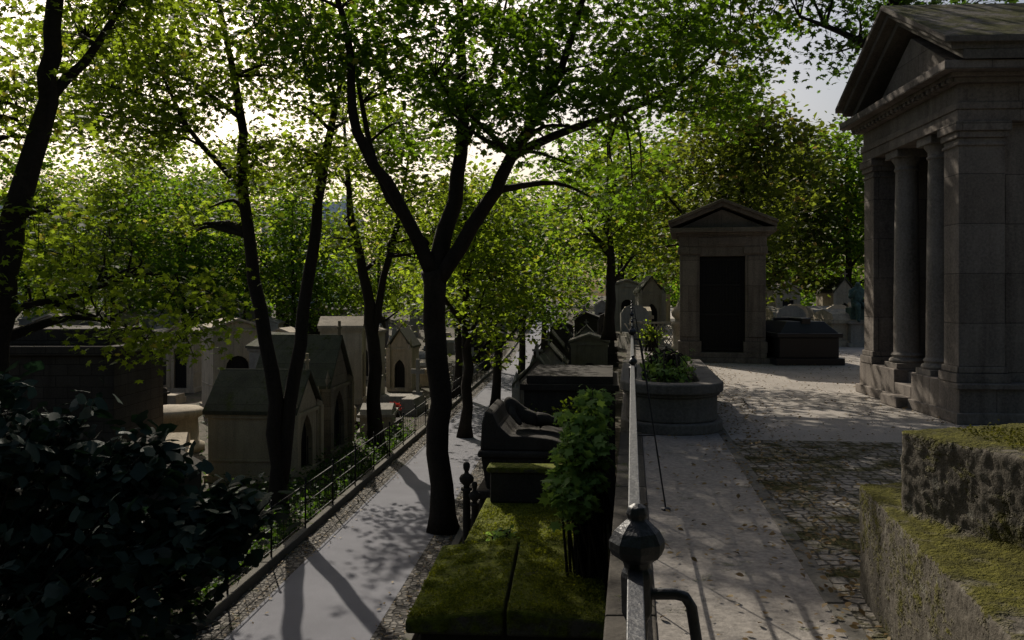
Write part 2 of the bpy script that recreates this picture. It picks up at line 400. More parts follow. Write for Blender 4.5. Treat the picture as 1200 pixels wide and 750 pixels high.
# ------------------------------------------------------------------ foreground stepped stone block
def rough_block(name, blocks, mat):
    bm = bmesh.new()
    for poly, z0, z1 in blocks:
        lo = [bm.verts.new((x, y, z0)) for x, y in poly]; hi = [bm.verts.new((x, y, z1)) for x, y in poly]; n = len(poly)
        bm.faces.new(lo[::-1]); bm.faces.new(hi)
        for i in range(n): bm.faces.new((lo[i], lo[(i + 1) % n], hi[(i + 1) % n], hi[i]))
    me = bpy.data.meshes.new(name); bm.to_mesh(me); bm.free(); me.materials.append(mat)
    o = bpy.data.objects.new(name, me); scene.collection.objects.link(o)
    r = o.modifiers.new('remesh', 'REMESH'); r.mode = 'VOXEL'; r.voxel_size = .014; r.use_smooth_shade = True
    for sz, st in ((.6, .02), (.1, .012), (.045, .012), (.02, .012)):
        t = bpy.data.textures.new(name + 'n', 'CLOUDS'); t.noise_scale = sz
        d = o.modifiers.new('disp', 'DISPLACE'); d.texture = t; d.strength = st; d.mid_level = .5; d.texture_coords = 'GLOBAL'
    return o
rb = rough_block('stepped_stone_block', [([(1.87, 4.6), (1.42, 2.2), (2.9, 2.0), (3.2, 4.9)], -.05, .58), ([(1.82, 4.0), (2.05, 3.15), (3.2, 3.3), (3.2, 4.5)], .5, .96)], M_fgst)

# ------------------------------------------------------------------ lower level tombs (right of path)
OVAL = np.array([(0, -.5, 0), (.28, -.2, .06), (.3, .15, .06), (0, .55, -.08), (-.3, .15, .06), (-.28, -.2, .06)])
RHOM = np.array([(0, -.5, 0), (.34, 0, .08), (0, .5, 0), (-.34, 0, .08)])
MAPLE = np.array([(0, -.5, 0), (.16, -.24, .02), (.5, -.2, -.06), (.3, .04, .02), (.44, .36, -.05), (.15, .26, .02), (0, .6, -.06), (-.15, .26, .02), (-.44, .36, -.05), (-.3, .04, .02), (-.5, -.2, -.06), (-.16, -.24, .02)])
def leaf_mesh(name, pos, size, tmpl, mat, rng, upb=.8, parent=None, flat=False):
    n = len(pos); k = len(tmpl)
    nrm = rng.normal(size=(n, 3)); nrm[:, 2] = np.abs(nrm[:, 2]) * 1.0 + upb
    if flat: nrm = rng.normal(size=(n, 3)) * .25; nrm[:, 2] = 1
    nrm /= np.linalg.norm(nrm, axis=1)[:, None]
    t = rng.normal(size=(n, 3)); a = np.cross(nrm, t); a /= np.linalg.norm(a, axis=1)[:, None]; b = np.cross(nrm, a)
    s = size * rng.uniform(.5, 1.3, n)
    V = pos[:, None, :] + s[:, None, None] * (tmpl[None, :, 0:1] * a[:, None, :] + tmpl[None, :, 1:2] * b[:, None, :] + tmpl[None, :, 2:3] * nrm[:, None, :])
    me = bpy.data.meshes.new(name); me.vertices.add(n * k); me.vertices.foreach_set('co', V.reshape(-1).astype(np.float32))
    me.loops.add(n * k); me.loops.foreach_set('vertex_index', np.arange(n * k, dtype=np.int32))
    me.polygons.add(n); me.polygons.foreach_set('loop_start', np.arange(0, n * k, k, dtype=np.int32)); me.polygons.foreach_set('loop_total', np.full(n, k, dtype=np.int32))
    me.materials.append(mat); me.update(calc_edges=True)
    o = bpy.data.objects.new(name, me); scene.collection.objects.link(o)
    if parent: o.parent = parent
    return o
def tufts(par, A, x0, x1, y0, y1, zf, n, seed, gap=None, size=.032, mat=None, clump=.7, lift=.02):
    rng = np.random.default_rng(seed); q = []
    cen = np.stack([rng.uniform(x0, x1, 90), rng.uniform(y0, y1, 90), rng.random(90)], 1)
    while len(q) < n:
        l = 0
        if rng.random() < clump:
            c = cen[rng.integers(90)]; d = rng.normal(size=2) * .075; x, y = c[:2] + d; l = lift * (.4 + c[2]) * max(0, 1 - (d @ d) / .016)
        else: x, y = rng.uniform(x0, x1), rng.uniform(y0, y1)
        if not (x0 < x < x1 and y0 < y < y1): continue
        if gap and abs(x - gap) < .03: continue
        p = A @ Vector((x, y, zf(x) + l + rng.exponential(.008))); q.append(tuple(p))
    leaf_mesh('moss_tufts', np.array(q), size, RHOM, mat or M_tuft, rng, .3, par)
M_tuft2 = leafmat('dry_moss_tuft', (.04, .042, .008), (.13, .13, .016), (.15, .15, .02), .25, rough=.9)
I4 = Matrix.Identity(4)
tufts(rb, I4, 1.95, 2.9, 2.3, 3.1, lambda x: .585, 6000, 31, size=.016, mat=M_tuft2, lift=.015)
tufts(rb, I4, 2.08, 3.1, 3.35, 4.0, lambda x: .965, 4000, 32, size=.016, mat=M_tuft2, lift=.012)
m = MB()
A = Matrix.Translation((-1.0, 8.15, 0)) @ Matrix.Rotation(-math.atan(.07), 4, 'Z')
m.box(.1, 1.8, .1, 2.2, GZ - .1, -1.62, 1, A); m.box(0.02, 1.88, .02, 2.26, -3.3, -3.0, 1, A)
for x0, x1, za, zb in ((-.02, .92, -1.50, -1.38), (.95, 1.92, -1.38, -1.47)):
    vs = [(x0, -.02, -1.64), (x1, -.02, -1.64), (x1, 2.3, -1.64), (x0, 2.3, -1.64), (x0, -.02, za), (x1, -.02, zb), (x1, 2.3, zb + .03), (x0, 2.3, za + .03)]
    m.add([A @ Vector(v) for v in vs], [(3, 2, 1, 0), (4, 5, 6, 7), (0, 1, 5, 4), (1, 2, 6, 5), (2, 3, 7, 6), (3, 0, 4, 7)], 0)
o = m.obj('mossy_tomb', [M_mossy, M_darkst], bevel=.03)
tufts(o, A, .0, 1.9, .0, 2.28, lambda x: (-1.50 + .12 * x / .92 if x < .935 else -1.38 - .09 * (x - .95) / .97) + .008, 15000, 21, gap=.935, size=.028, lift=.04)
m = MB()
A = Matrix.Translation((-.62, 11.2, 0)) @ Matrix.Rotation(-math.atan(.09), 4, 'Z')
m.box(.06, 1.66, .06, 2.3, GZ - .1, -1.8, 1, A); m.box(0, 1.72, 0, 2.36, -1.8, -1.62, 0, A)
m.box(.1, 1.6, 2.0, 2.3, -1.62, -1.15, 1, A); m.box(.05, 1.65, 1.96, 2.34, -1.15, -1.06, 0, A)
o = m.obj('mossy_tomb', [M_mossy, M_darkst], bevel=.03)
tufts(o, A, .02, 1.7, .02, 1.95, lambda x: -1.62, 5500, 22)
e = empty('carved_sarcophagus', (-.55, 14.4, 0), -math.atan(.1))
m = MB()
m.box(0, 1.75, 0, 2.0, GZ - .1, -1.85); m.box(-.06, 1.81, -.06, 2.06, -1.85, -1.7)
m.prism([(.1, .1), (1.65, .1), (1.65, 1.9), (.1, 1.9)], -1.7, -1.15, top=[(.02, .02), (1.73, .02), (1.73, 1.98), (.02, 1.98)])
m.box(-.03, 1.78, -.03, 2.03, -1.15, -1.05)
for i in range(7): m.box(.18 + i * .21, .26 + i * .21, .0, .06, -1.66, -1.18)
m.profy([(.0, -1.05), (1.75, -1.05), (1.68, -.86), (1.5, -.92), (1.2, -.84), (.85, -.8), (.5, -.8), (.3, -.62), (.2, -.42), (.08, -.38), (.02, -.6)], .1, 1.9)
m.obj('tomb_chest', M_darkst, e, .03)
me = bpy.data.meshes.new('reclining_figure')
vs = [(.75, .9, -.66), (.58, .9, -.52), (.44, .88, -.36), (.36, .86, -.22), (1.05, .82, -.58), (1.35, .85, -.72), (1.08, 1.0, -.64), (1.4, 1.05, -.74), (.5, .66, -.5), (.66, .56, -.68), (.42, 1.1, -.5), (.7, 1.15, -.62)]
me.from_pydata(vs, [(0, 1), (1, 2), (2, 3), (0, 4), (4, 5), (0, 6), (6, 7), (2, 8), (8, 9), (2, 10), (10, 11)], [])
o = bpy.data.objects.new('reclining_figure', me); scene.collection.objects.link(o); o.parent = e; o.modifiers.new('skin', 'SKIN')
for i, r in enumerate([.16, .15, .1, .1, .11, .07, .11, .07, .06, .045, .06, .045]): me.skin_vertices[0].data[i].radius = (r, r)
me.skin_vertices[0].data[0].use_root = True
sb = o.modifiers.new('sub', 'SUBSURF'); sb.levels = 2; sb.render_levels = 2; me.materials.append(M_darkst)
m = MB()
A = Matrix.Translation((.2, 18.3, 0)) @ Matrix.Rotation(-math.atan(.12), 4, 'Z')
m.box(.05, 2.0, .05, 3.1, GZ - .1, -.45, 0, A); m.box(-.03, 2.08, -.03, 3.18, -.45, -.32, 0, A); m.box(.1, 1.95, .1, 3.05, -.32, -.15, 0, A)
m.box(-.02, 2.07, -.02, 3.17, GZ - .1, -2.9, 0, A); m.box(.2, 1.85, .03, .05, -2.6, -.7, 0, A)
m.obj('dark_stone_vault', M_darkst, bevel=.025)
def bust(bx, by, z, s):
    m = MB()
    m.lathe([(.2 * s, GZ), (.2 * s, GZ + .12), (.12 * s, GZ + .18), (.11 * s, z - .06), (.17 * s, z - .03), (.17 * s, z)], bx, by)
    m.lathe([(.1 * s, z), (.08 * s, z + .06 * s), (.2 * s, z + .19 * s), (.22 * s, z + .29 * s), (.17 * s, z + .38 * s), (.07 * s, z + .43 * s), (.062 * s, z + .49 * s), (.085 * s, z + .54 * s), (.105 * s, z + .62 * s), (.1 * s, z + .71 * s), (.06 * s, z + .76 * s), (.01, z + .775 * s)], bx, by, sx=1, sy=.8)
    m.prism([(bx - .015, by - .1 * s), (bx + .015, by - .1 * s), (bx + .01, by - .06 * s), (bx - .01, by - .06 * s)], z + .56 * s, z + .63 * s)
    m.obj('stone_bust', M_darkst)
bust(-.74, 13.9, -1.55, .55); bust(-.6, 13.7, -1.75, .45)

# ------------------------------------------------------------------ generic tomb meshes
def arch_pts(dw, z0, z1, n=8):
    return [(-dw * math.cos(math.pi * i / n), z0 + (z1 - z0) * math.sin(math.pi * i / n)) for i in range(n + 1)]
def chapel_mesh(w, d, h, gothic=False, rhf=.28, arched=False, cross=True):
    m = MB()
    m.box(-w / 2 - .08, w / 2 + .08, -.08, d + .08, -.2, .18)
    dw = w * .24
    m.box(-w / 2, -dw, 0, d, .18, h); m.box(dw, w / 2, 0, d, .18, h); m.box(-dw, dw, .18, d, .18, h, 2)
    if arched or gothic:
        zs, zt = h * .55, h * .55 + dw * (1.5 if gothic else 1.0)
        pts = arch_pts(dw - .001, zs, zt)
        if gothic: pts = [(-dw, zs), (-dw * .85, zs + (zt - zs) * .4), (-dw * .5, zs + (zt - zs) * .75), (0, zt), (dw * .5, zs + (zt - zs) * .75), (dw * .85, zs + (zt - zs) * .4), (dw, zs)]
        for a, b in zip(pts[:-1], pts[1:]):
            m.profy([a, b, (b[0], h), (a[0], h)], .002, .178)
    else: m.box(-dw + .001, dw - .001, 0, .17, h * .78, h)
    for s in (-1, 1):   # corner pilasters with caps
        m.box(s * (w / 2 - .09) - .1, s * (w / 2 - .09) + .1, -.035, .0, .19, h - .1); m.box(s * (w / 2 - .09) - .12, s * (w / 2 - .09) + .12, -.05, .0, h - .1, h - .002)
    for s in (-1, 1):   # side string course
        m.box(min(s * w / 2, s * (w / 2 + .03)), max(s * w / 2, s * (w / 2 + .03)), .1, d - .1, h * .32, h * .32 + .07)
    if gothic:
        for s in (-1, 1):
            m.box(s * (w / 2) - .12, s * (w / 2) + .12, -.12, .15, .18, h + .1)
            m.lathe([(.15, h + .1), (.0, h + .65)], s * w / 2, .01, n=4, smooth=False)
    rh = w * rhf
    m.box(-w / 2 - .06, w / 2 + .06, -.06, d + .06, h, h + .1)
    m.profy([(-w / 2, h + .1), (w / 2, h + .1), (0, h + .1 + rh)], .02, d - .02)
    for s in (-1, 1):
        q = lambda u, k: (s * (w / 2 + .12) * (1 - u), h + .1 + rh * u + k)
        m.profy([q(0, 0), q(1, 0), q(1, .1), q(0, .1)][::s], -.1, d + .1, 1)
    if cross: m.box(-.035, .035, -.04, .04, h + rh + .1, h + rh + .62); m.box(-.16, .16, -.035, .035, h + rh + .38, h + rh + .45)
    for j in range(6):
        x = -dw + dw * 2 * (j + .5) / 6; m.box(x - .012, x + .012, .1, .125, .2, h * .6, 2)
    return m
def mk(m, name, mats):
    o = m.obj(name, mats); me = o.data
    scene.collection.objects.unlink(o); bpy.data.objects.remove(o); return me
def inst(name, me, loc, rot=0, sc=1):
    o = bpy.data.objects.new(name, me); scene.collection.objects.link(o); o.location = loc; o.rotation_euler[2] = rot
    o.scale = (sc, sc, sc) if not isinstance(sc, tuple) else sc
    return o
variants = {}
for tag, mm in (('p', M_pale), ('g', M_grey), ('d', M_darkst)):
    for i, (g, ar, rf, ww, hh) in enumerate([(False, False, .28, 1.4, 2.3), (True, False, .7, 1.3, 2.1), (False, True, .2, 1.6, 2.6)]):
        variants['c%s%d' % (tag, i)] = mk(chapel_mesh(ww, 1.8, hh, g, rf, ar, i != 2), 'burial_chapel', [mm, mm if i != 1 else M_roofl, M_ironb])
    m = MB(); m.box(-.55, .55, 0, 2.1, -.2, .22); m.box(-.48, .48, .05, 1.9, .22, .36); m.box(-.5, .5, 1.86, 2.02, .3, 1.0)
    m.profy([(-.5, 1.0), (.5, 1.0), (.4, 1.18), (.18, 1.3), (-.18, 1.3), (-.4, 1.18)], 1.86, 2.02); variants['s' + tag] = mk(m, 'grave_slab', [mm])
    m = MB(); m.box(-.5, .5, 0, 2.0, -.2, .18); m.prism([(-.42, .08), (.42, .08), (.42, 1.8), (-.42, 1.8)], .18, .5, top=[(-.3, .15), (.3, .15), (.3, 1.75), (-.3, 1.75)])
    m.box(-.25, .25, 1.82, 2.0, .18, .6); m.box(-.08, .08, 1.84, 1.96, .6, 1.7); m.box(-.34, .34, 1.85, 1.95, 1.2, 1.36); variants['x' + tag] = mk(m, 'grave_cross', [mm])
    m = MB(); m.box(-.6, .6, -.0, 1.9, -.2, .2); m.box(-.5, .5, .1, 1.8, .2, .75); m.box(-.58, .58, .02, 1.88, .75, .87)
    m.profx([(.08, .87), (1.82, .87), (1.7, 1.05), (.95, 1.2), (.2, 1.05)], -.5, .5); variants['t' + tag] = mk(m, 'sarcophagus_tomb', [mm])
    m = MB(); m.box(-.45, .45, -.45, .45, -.2, .3); m.box(-.34, .34, -.34, .34, .3, .9); m.box(-.4, .4, -.4, .4, .9, 1.0)
    m.prism([(-.24, -.24), (.24, -.24), (.24, .24), (-.24, .24)], 1.0, 2.3, top=[(-.16, -.16), (.16, -.16), (.16, .16), (-.16, .16)])
    m.prism([(-.16, -.16), (.16, -.16), (.16, .16), (-.16, .16)], 2.3, 2.5, top=[(-.01, -.01), (.01, -.01), (.01, .01), (-.01, .01)]); variants['o' + tag] = mk(m, 'obelisk_monument', [mm])
NM = dict(c='burial_chapel', s='grave_slab', x='grave_cross', t='sarcophagus_tomb', o='obelisk_monument')
rr = random.Random(5)
def V_(kind, tag): return variants[kind + tag + (str(rr.choice([0, 1, 2])) if kind == 'c' else '')]
y = 28.5
while y < 92:
    x = cx(y) - 6.6 - rr.uniform(0, .5)
    xmin = -.62 * y - 1
    while x > xmin:
        kind = rr.choices('csxto', (1.0 + (y > 42) * 4, 4, 3, 3, 1))[0]
        tag = rr.choices('pgd', (5, 5, 2))[0]
        clash = (abs(x + 11.6) < 2.4 and y < 38.5) or (abs(x + 7.8) < 1.8 and 31 < y < 38) or (y < 30 and x < -9)
        if not clash: inst(NM[kind], V_(kind, tag), (x, y + rr.uniform(-.5, .5), gz(y)), rr.choice([0, 0, math.pi / 2, -.08]) + rr.uniform(-.08, .08), (rr.uniform(.85, 1.15), 1, rr.uniform(.75, 1.25)))
        x -= rr.uniform(1.6, 2.9) * (1 + (y - 29) / 60)
    y += rr.uniform(2.6, 3.6) * (1 + (y - 29) / 80)
y = 23
while y < 85:
    x = cx(y) - 1.3
    while x < rx(y) - 1.2:
        kind = rr.choices('csxto', (2, 3, 2, 3, 1))[0]; tag = rr.choices('pgd', (2, 3, 3))[0]
        inst(NM[kind], V_(kind, tag), (x, y, gz(y)), -.1 + rr.uniform(-.04, .04), (1, 1, rr.uniform(.8, 1.15)))
        x += 1.7
    y += rr.uniform(2.5, 3.2)
for (kx, ky, k) in [(4.3, 27, 'sg'), (4.6, 31, 'tp'), (5.9, 36, 'cg'), (6.4, 29, 'xg'), (5.4, 40, 'cp'), (6.8, 42, 'tp'), (8.6, 38, 'cg'), (9.4, 29, 'tp'), (9.6, 32, 'tg'), (10.6, 30, 'sp'), (12.2, 33, 'tg'), (13.4, 31, 'xp'), (14.5, 34, 'tg'),
                    (9.0, 25.5, 'sg'), (10.3, 26, 'tp'), (12.3, 38, 'cp'), (11.2, 42, 'cg'), (15.6, 40, 'cp'), (8, 46, 'cp'), (10, 48, 'xg'), (14, 46, 'cg'), (17, 45, 'cp'), (6.9, 50, 'op'), (19, 48, 'cg'), (12, 55, 'cg'), (16, 56, 'cp'), (9, 57, 'cp'), (11.5, 28, 'sp'), (8.2, 33, 'sp')]:
    inst(NM[k[0]], V_(k[0], k[1]), (kx, ky, 0), rr.uniform(-.1, .1), .75 if k[0] == 'c' else .95)
def chapel(name, loc, rot, mats, **kw):
    o = chapel_mesh(**kw).obj(name, mats, bevel=.015); o.location = loc; o.rotation_euler[2] = rot
chapel('gothic_chapel', (.08 * 21.9 - 7.25, 22.9, GZ), math.pi / 2 - .08, [M_cream, M_roofl, M_ironb], w=2.0, d=2.3, h=1.65, gothic=True, rhf=.5)
chapel('gothic_chapel', (.08 * 24.9 - 7.25, 26.0, GZ), math.pi / 2 - .08, [M_chap, M_roofl, M_ironb], w=2.3, d=2.2, h=2.0, gothic=True, rhf=.62)
chapel('pale_mausoleum', (-11.4, 35.5, GZ), .55, [M_pale, M_pale, M_ironb], w=2.0, d=2.2, h=3.3, arched=True, rhf=.18, cross=False)
chapel('pale_mausoleum', (-8.2, 33.5, GZ), .9, [M_grey, M_roofl, M_ironb], w=1.9, d=2.2, h=2.6, arched=True)
m = MB(); m.lathe([(1.0, 0), (1.0, .2), (.85, .25), (.8, 1.0), (.98, 1.1), (1.0, 1.25), (.9, 1.32), (.3, 1.4)], 0, 0, n=32)
m.obj('round_tomb', M_pale, loc=(-10.6, 26.5, GZ))
m = MB(); m.box(-15, -9.1, 19.5, 22.3, GZ - .1, .2); m.box(-15.1, -9.0, 19.4, 22.4, .2, .42); m.box(-14.6, -9.4, 19.9, 21.9, .42, .8)
m.obj('stone_block_wall', M_wall, bevel=.03)
m = MB(); m.box(-9.2, -6.9, 17.6, 19.0, GZ, -2.2); m.profy([(-9.3, -2.2), (-6.8, -2.2), (-8.05, -1.5)], 17.5, 19.1)
m.obj('low_stone_tomb', M_darkst, bevel=.03)
inst('sarcophagus_tomb', variants['tp'], (-8.4, 20.3, GZ), .3, 1.15)
m = MB(); m.lathe([(.22, 0), (.22, .15), (.16, .2), (.15, .7), (.2, .75), (.2, .82), (.08, .86), (.07, .9), (.17, 1.0), (.2, 1.12), (.14, 1.22), (.05, 1.28), (.03, 1.36), (.005, 1.38)], 4.6, 23.6)
m.obj('stone_urn', M_pale)
m = MB()
for i in range(14):
    x = 3.75 + i * .12
    for s in (-1, 1): m.tube([(x, 25, .1), (x + s * .45, 25, .75)], [.014, .014], n=4)
m.box(3.5, 5.8, 24.97, 25.03, .74, .8); m.box(3.5, 5.8, 24.97, 25.03, .05, .1)
for x in (3.5, 5.8): m.box(x - .04, x + .04, 24.95, 25.05, 0, .9)
m.obj('lattice_fence', M_pale)
def statue(loc):
    e = empty('bronze_statue', loc)
    m = MB(); m.box(-.4, .4, -.4, .4, 0, .12); m.box(-.32, .32, -.32, .32, .12, .7); m.box(-.38, .38, -.38, .38, .7, .78); m.obj('pedestal', M_grey, e, .01)
    me = bpy.data.meshes.new('figure')
    vs = [(0, 0, 1.3), (0, .02, 1.55), (0, 0, 1.72), (0, -.03, 1.86), (0, -.06, 1.98), (.1, -.1, 1.28), (.12, -.42, 1.22), (.12, -.45, .82), (-.1, -.1, 1.28), (-.12, -.38, 1.26), (-.12, -.36, .82),
          (.2, 0, 1.68), (.28, -.12, 1.45), (.15, -.34, 1.38), (-.2, 0, 1.68), (-.27, -.1, 1.48), (-.1, -.22, 1.75), (.12, -.56, .8), (-.12, -.48, .8)]
    es = [(0, 1), (1, 2), (2, 3), (3, 4), (0, 5), (5, 6), (6, 7), (0, 8), (8, 9), (9, 10), (2, 11), (11, 12), (12, 13), (2, 14), (14, 15), (15, 16), (7, 17), (10, 18)]
    rd = [.17, .16, .13, .06, .11, .13, .1, .055, .13, .1, .055, .08, .06, .04, .08, .06, .04, .045, .045]
    me.from_pydata(vs, es, []); o = bpy.data.objects.new('figure', me); scene.collection.objects.link(o); o.parent = e
    o.modifiers.new('skin', 'SKIN')
    for i, r in enumerate(rd): me.skin_vertices[0].data[i].radius = (r, r)
    me.skin_vertices[0].data[0].use_root = True
    s = o.modifiers.new('sub', 'SUBSURF'); s.levels = 2; s.render_levels = 2
    me.materials.append(M_bronze)
    m = MB(); m.box(-.25, .25, -.15, .3, .78, 1.2); m.obj('seat', M_bronze, e, .02)
statue((10.6, 26.2, 0))

# ------------------------------------------------------------------ foliage
def smooth_path(pts, rad, sub=4):
    P = [Vector(p) for p in pts]; out = []; rr_ = []
    for i in range(len(P) - 1):
        p0 = P[max(i - 1, 0)]; p1 = P[i]; p2 = P[i + 1]; p3 = P[min(i + 2, len(P) - 1)]
        for j in range(sub):
            t = j / sub
            out.append(.5 * ((2 * p1) + (p2 - p0) * t + (2 * p0 - 5 * p1 + 4 * p2 - p3) * t * t + (3 * p1 - p0 - 3 * p2 + p3) * t ** 3)); rr_.append(rad[i] + (rad[i + 1] - rad[i]) * t)
    out.append(P[-1]); rr_.append(rad[-1]); return out, rr_
def tree(name, limbs, lobes, ncl, per, size, mat, tmpl=MAPLE, seed=1, spread=.42, sec=6, inner=.45):
    rng = np.random.default_rng(seed); rs = random.Random(seed)
    e = empty(name, limbs[0][0][0]); base = Vector(limbs[0][0][0])
    m = MB(); nodes = []
    for pts, rad in limbs:
        P, R = smooth_path(pts, rad)
        P = [p + Vector((rs.uniform(-1, 1), rs.uniform(-1, 1), 0)) * (.3 * r if i > 1 else 0) for i, (p, r) in enumerate(zip(P, R))]
        if pts is limbs[0][0]: R[0] *= 1.5; R[1] *= 1.12
        m.tube(P, R, n=12, wob=.05)
        nodes += [(p, r) for p, r in zip(P, R)][len(P) // 3:]
    w = np.array([l[1][0] * l[1][1] * l[1][2] if isinstance(l[1], tuple) else l[1] ** 3 for l in lobes]); w = w ** .75; w /= w.sum()
    secn = []
    for c, r in lobes:
        r3 = r if isinstance(r, tuple) else (r, r, r)
        for _ in range(sec):
            d = rng.normal(size=3); d /= np.linalg.norm(d); q = Vector(c) + Vector([d[i] * r3[i] * .65 for i in range(3)])
            b, br = min(nodes, key=lambda t: (t[0] - q).length + (1.2 if t[0].z > q.z else 0))
            mid = b.lerp(q, .5) + Vector((rs.uniform(-.25, .25), rs.uniform(-.25, .25), rs.uniform(-.1, .4)))
            r0 = min(br * .55, .075) + .008
            P, R = smooth_path([b, mid, q], [r0, r0 * .55, r0 * .2]); m.tube(P, R, n=6); secn += P[2:]
    cls = []
    S = np.array([list(p) for p in secn])
    idx = rng.choice(len(lobes), ncl, p=w)
    for i in idx:
        c, r = lobes[i]; r3 = np.array(r if isinstance(r, tuple) else (r, r, r))
        d = rng.normal(size=3); d /= np.linalg.norm(d)
        q = np.array(c) + d * r3 * (inner + (1.08 - inner) * rng.random() ** .7); cls.append(q)
        k = np.argmin(((S - q) ** 2).sum(1)); b = Vector(S[k]); q_ = Vector(q)
        md = b.lerp(q_, .5) + Vector((0, 0, .12)); m.tube([b, md, q_], [.012, .008, .004], n=3)
    cls = np.array(cls)
    cnt = rng.integers(int(per * .4), int(per * 1.6) + 1, ncl)
    pos = np.repeat(cls, cnt, 0) + rng.normal(size=(cnt.sum(), 3)) * np.array([spread, spread, spread * .42])
    t = m.obj('trunk_and_branches', M_bark); t.parent = e; t.location = -base
    l = leaf_mesh('leaves', pos, size, tmpl, mat, rng, parent=e); l.location = -base
    return e
tree('maple_tree', [
    ([(-1.4, 17.5, -3.3), (-1.49, 17.5, -1.1), (-1.58, 17.45, .64), (-1.6, 17.4, 2.1)], [.25, .23, .22, .24]),
    ([(-1.6, 17.4, 2.0), (-2.3, 17.1, 3.5), (-3.06, 16.8, 4.8), (-3.2, 16.6, 6.6), (-3.85, 16.4, 8.7)], [.17, .12, .10, .07, .03]),
    ([(-1.6, 17.4, 1.9), (-1.1, 17.7, 4.1), (-1.05, 17.9, 5.9), (-1.2, 18.2, 9.5)], [.21, .15, .11, .04]),
    ([(-1.55, 17.4, 1.8), (-.5, 17.1, 3.4), (0, 17, 4.4), (.9, 16.8, 5.9), (1.75, 16.6, 8.6)], [.17, .14, .12, .08, .03]),
    ([(-1.75, 17.3, 2.6), (-2.8, 17.9, 4.1), (-3.5, 18.5, 7.1)], [.1, .07, .03]),
    ([(-1.05, 17.9, 4.6), (-.5, 18.1, 6), (-.1, 18.3, 8)], [.08, .06, .02]),
    ([(0, 17, 4.4), (1.3, 17.4, 5.0), (3.2, 17.8, 5.8), (4.6, 18, 7)], [.1, .08, .05, .02])],
    [((-3.5, 17.2, 7.7), 2.0), ((-1, 18, 8), 2.7), ((1.8, 17, 7.4), 2.6), ((3.6, 17.8, 6.5), (1.9, 2, 1.6)), ((1.0, 16.4, 5.4), 1.5), ((-1.9, 19.3, 5.9), 1.2), ((2.1, 18.6, 4.3), (1.6, 1.4, 1.0)), ((4.6, 18.3, 8), 1.6), ((-.6, 16.6, 5.7), 1.4)],
    800, 35, .145, M_leafA, seed=3, spread=.31)
tree('maple_tree', [
    ([(-5.2, 19, -3.3), (-5.3, 19, -.8), (-5.7, 19, 1.9), (-5.95, 18.9, 3.8), (-6, 18.8, 5.7), (-6.5, 18.6, 8.5)], [.2, .17, .14, .12, .09, .03]),
    ([(-5.15, 19.05, -2.6), (-4.85, 19.1, -.2), (-4.5, 19.2, 2.6), (-4.2, 19.3, 4.7), (-3.8, 19.4, 7)], [.17, .15, .13, .1, .03]),
    ([(-5.95, 18.9, 3.9), (-7, 18.5, 5.2), (-7.6, 18.2, 6.6)], [.07, .05, .02]),
    ([(-6, 18.8, 5.5), (-7.6, 19.5, 6.6), (-9.6, 20, 7.2)], [.06, .05, .02])],
    [((-6.3, 18.8, 7.4), 2.0), ((-4.2, 19.5, 6.6), 1.7), ((-7.8, 18.3, 5.8), (1.5, 1.5, 1.1)), ((-5, 18.6, 4.4), (1.2, 1.2, .7)), ((-6.8, 19.5, 3.3), (1.1, 1.1, .5)), ((-8.8, 20, 7.3), 1.6), ((-10.4, 20, 6.8), 1.5), ((-9.2, 20.5, 5.4), (1.5, 1.3, .8))],
    620, 30, .135, M_leafB, seed=5, spread=.32)
tree('maple_tree', [
    ([(-6.7, 11, -3.3), (-6.65, 11, -.8), (-6.6, 11, 1.0), (-6.4, 11, 2.6), (-6.0, 11, 4.1), (-5.9, 11, 5.4), (-5.7, 11, 7.5)], [.26, .21, .18, .15, .12, .1, .05]),
    ([(-6.5, 11, 2.0), (-7.0, 11, 3.4), (-7.2, 11.4, 5.5)], [.13, .1, .05]),
    ([(-6.0, 11, 4.1), (-5.5, 11.3, 4.9), (-4.9, 11.6, 6.2)], [.08, .05, .02]),
    ([(-6.5, 11, 1.4), (-5.9, 11.6, 1.6), (-5.2, 12, 1.9), (-4.6, 12.2, 1.7)], [.05, .035, .02, .012])],
    [((-6.5, 11, 5.6), 1.8), ((-5.2, 11.8, 6.4), 1.4), ((-5.0, 12, 1.3), (1.3, 1.0, .65)), ((-6.0, 11.4, 2.2), (1.0, .8, .8)), ((-7, 11.5, 4.0), (1.0, 1, .9))],
    380, 25, .115, M_leafB, seed=8, spread=.27)
tree('maple_tree', [
    ([(-4.3, 27, -3.3), (-4.4, 27, .1), (-4.7, 27, 2.3), (-5.1, 27, 4.2), (-5.3, 27, 7)], [.24, .2, .15, .11, .04]),
    ([(-4.4, 27, .2), (-3.9, 27, 2.8), (-3.5, 27, 4.4), (-3.2, 27, 6.5)], [.14, .1, .07, .02])],
    [((-5.2, 27, 6.5), 2.0), ((-3.3, 27, 5.6), 1.8), ((-5, 26.5, 3.4), (1.2, 1.2, .8)), ((-3, 27, 3.2), (1, 1, .8))],
    240, 26, .18, M_leafB, tmpl=OVAL, seed=9)
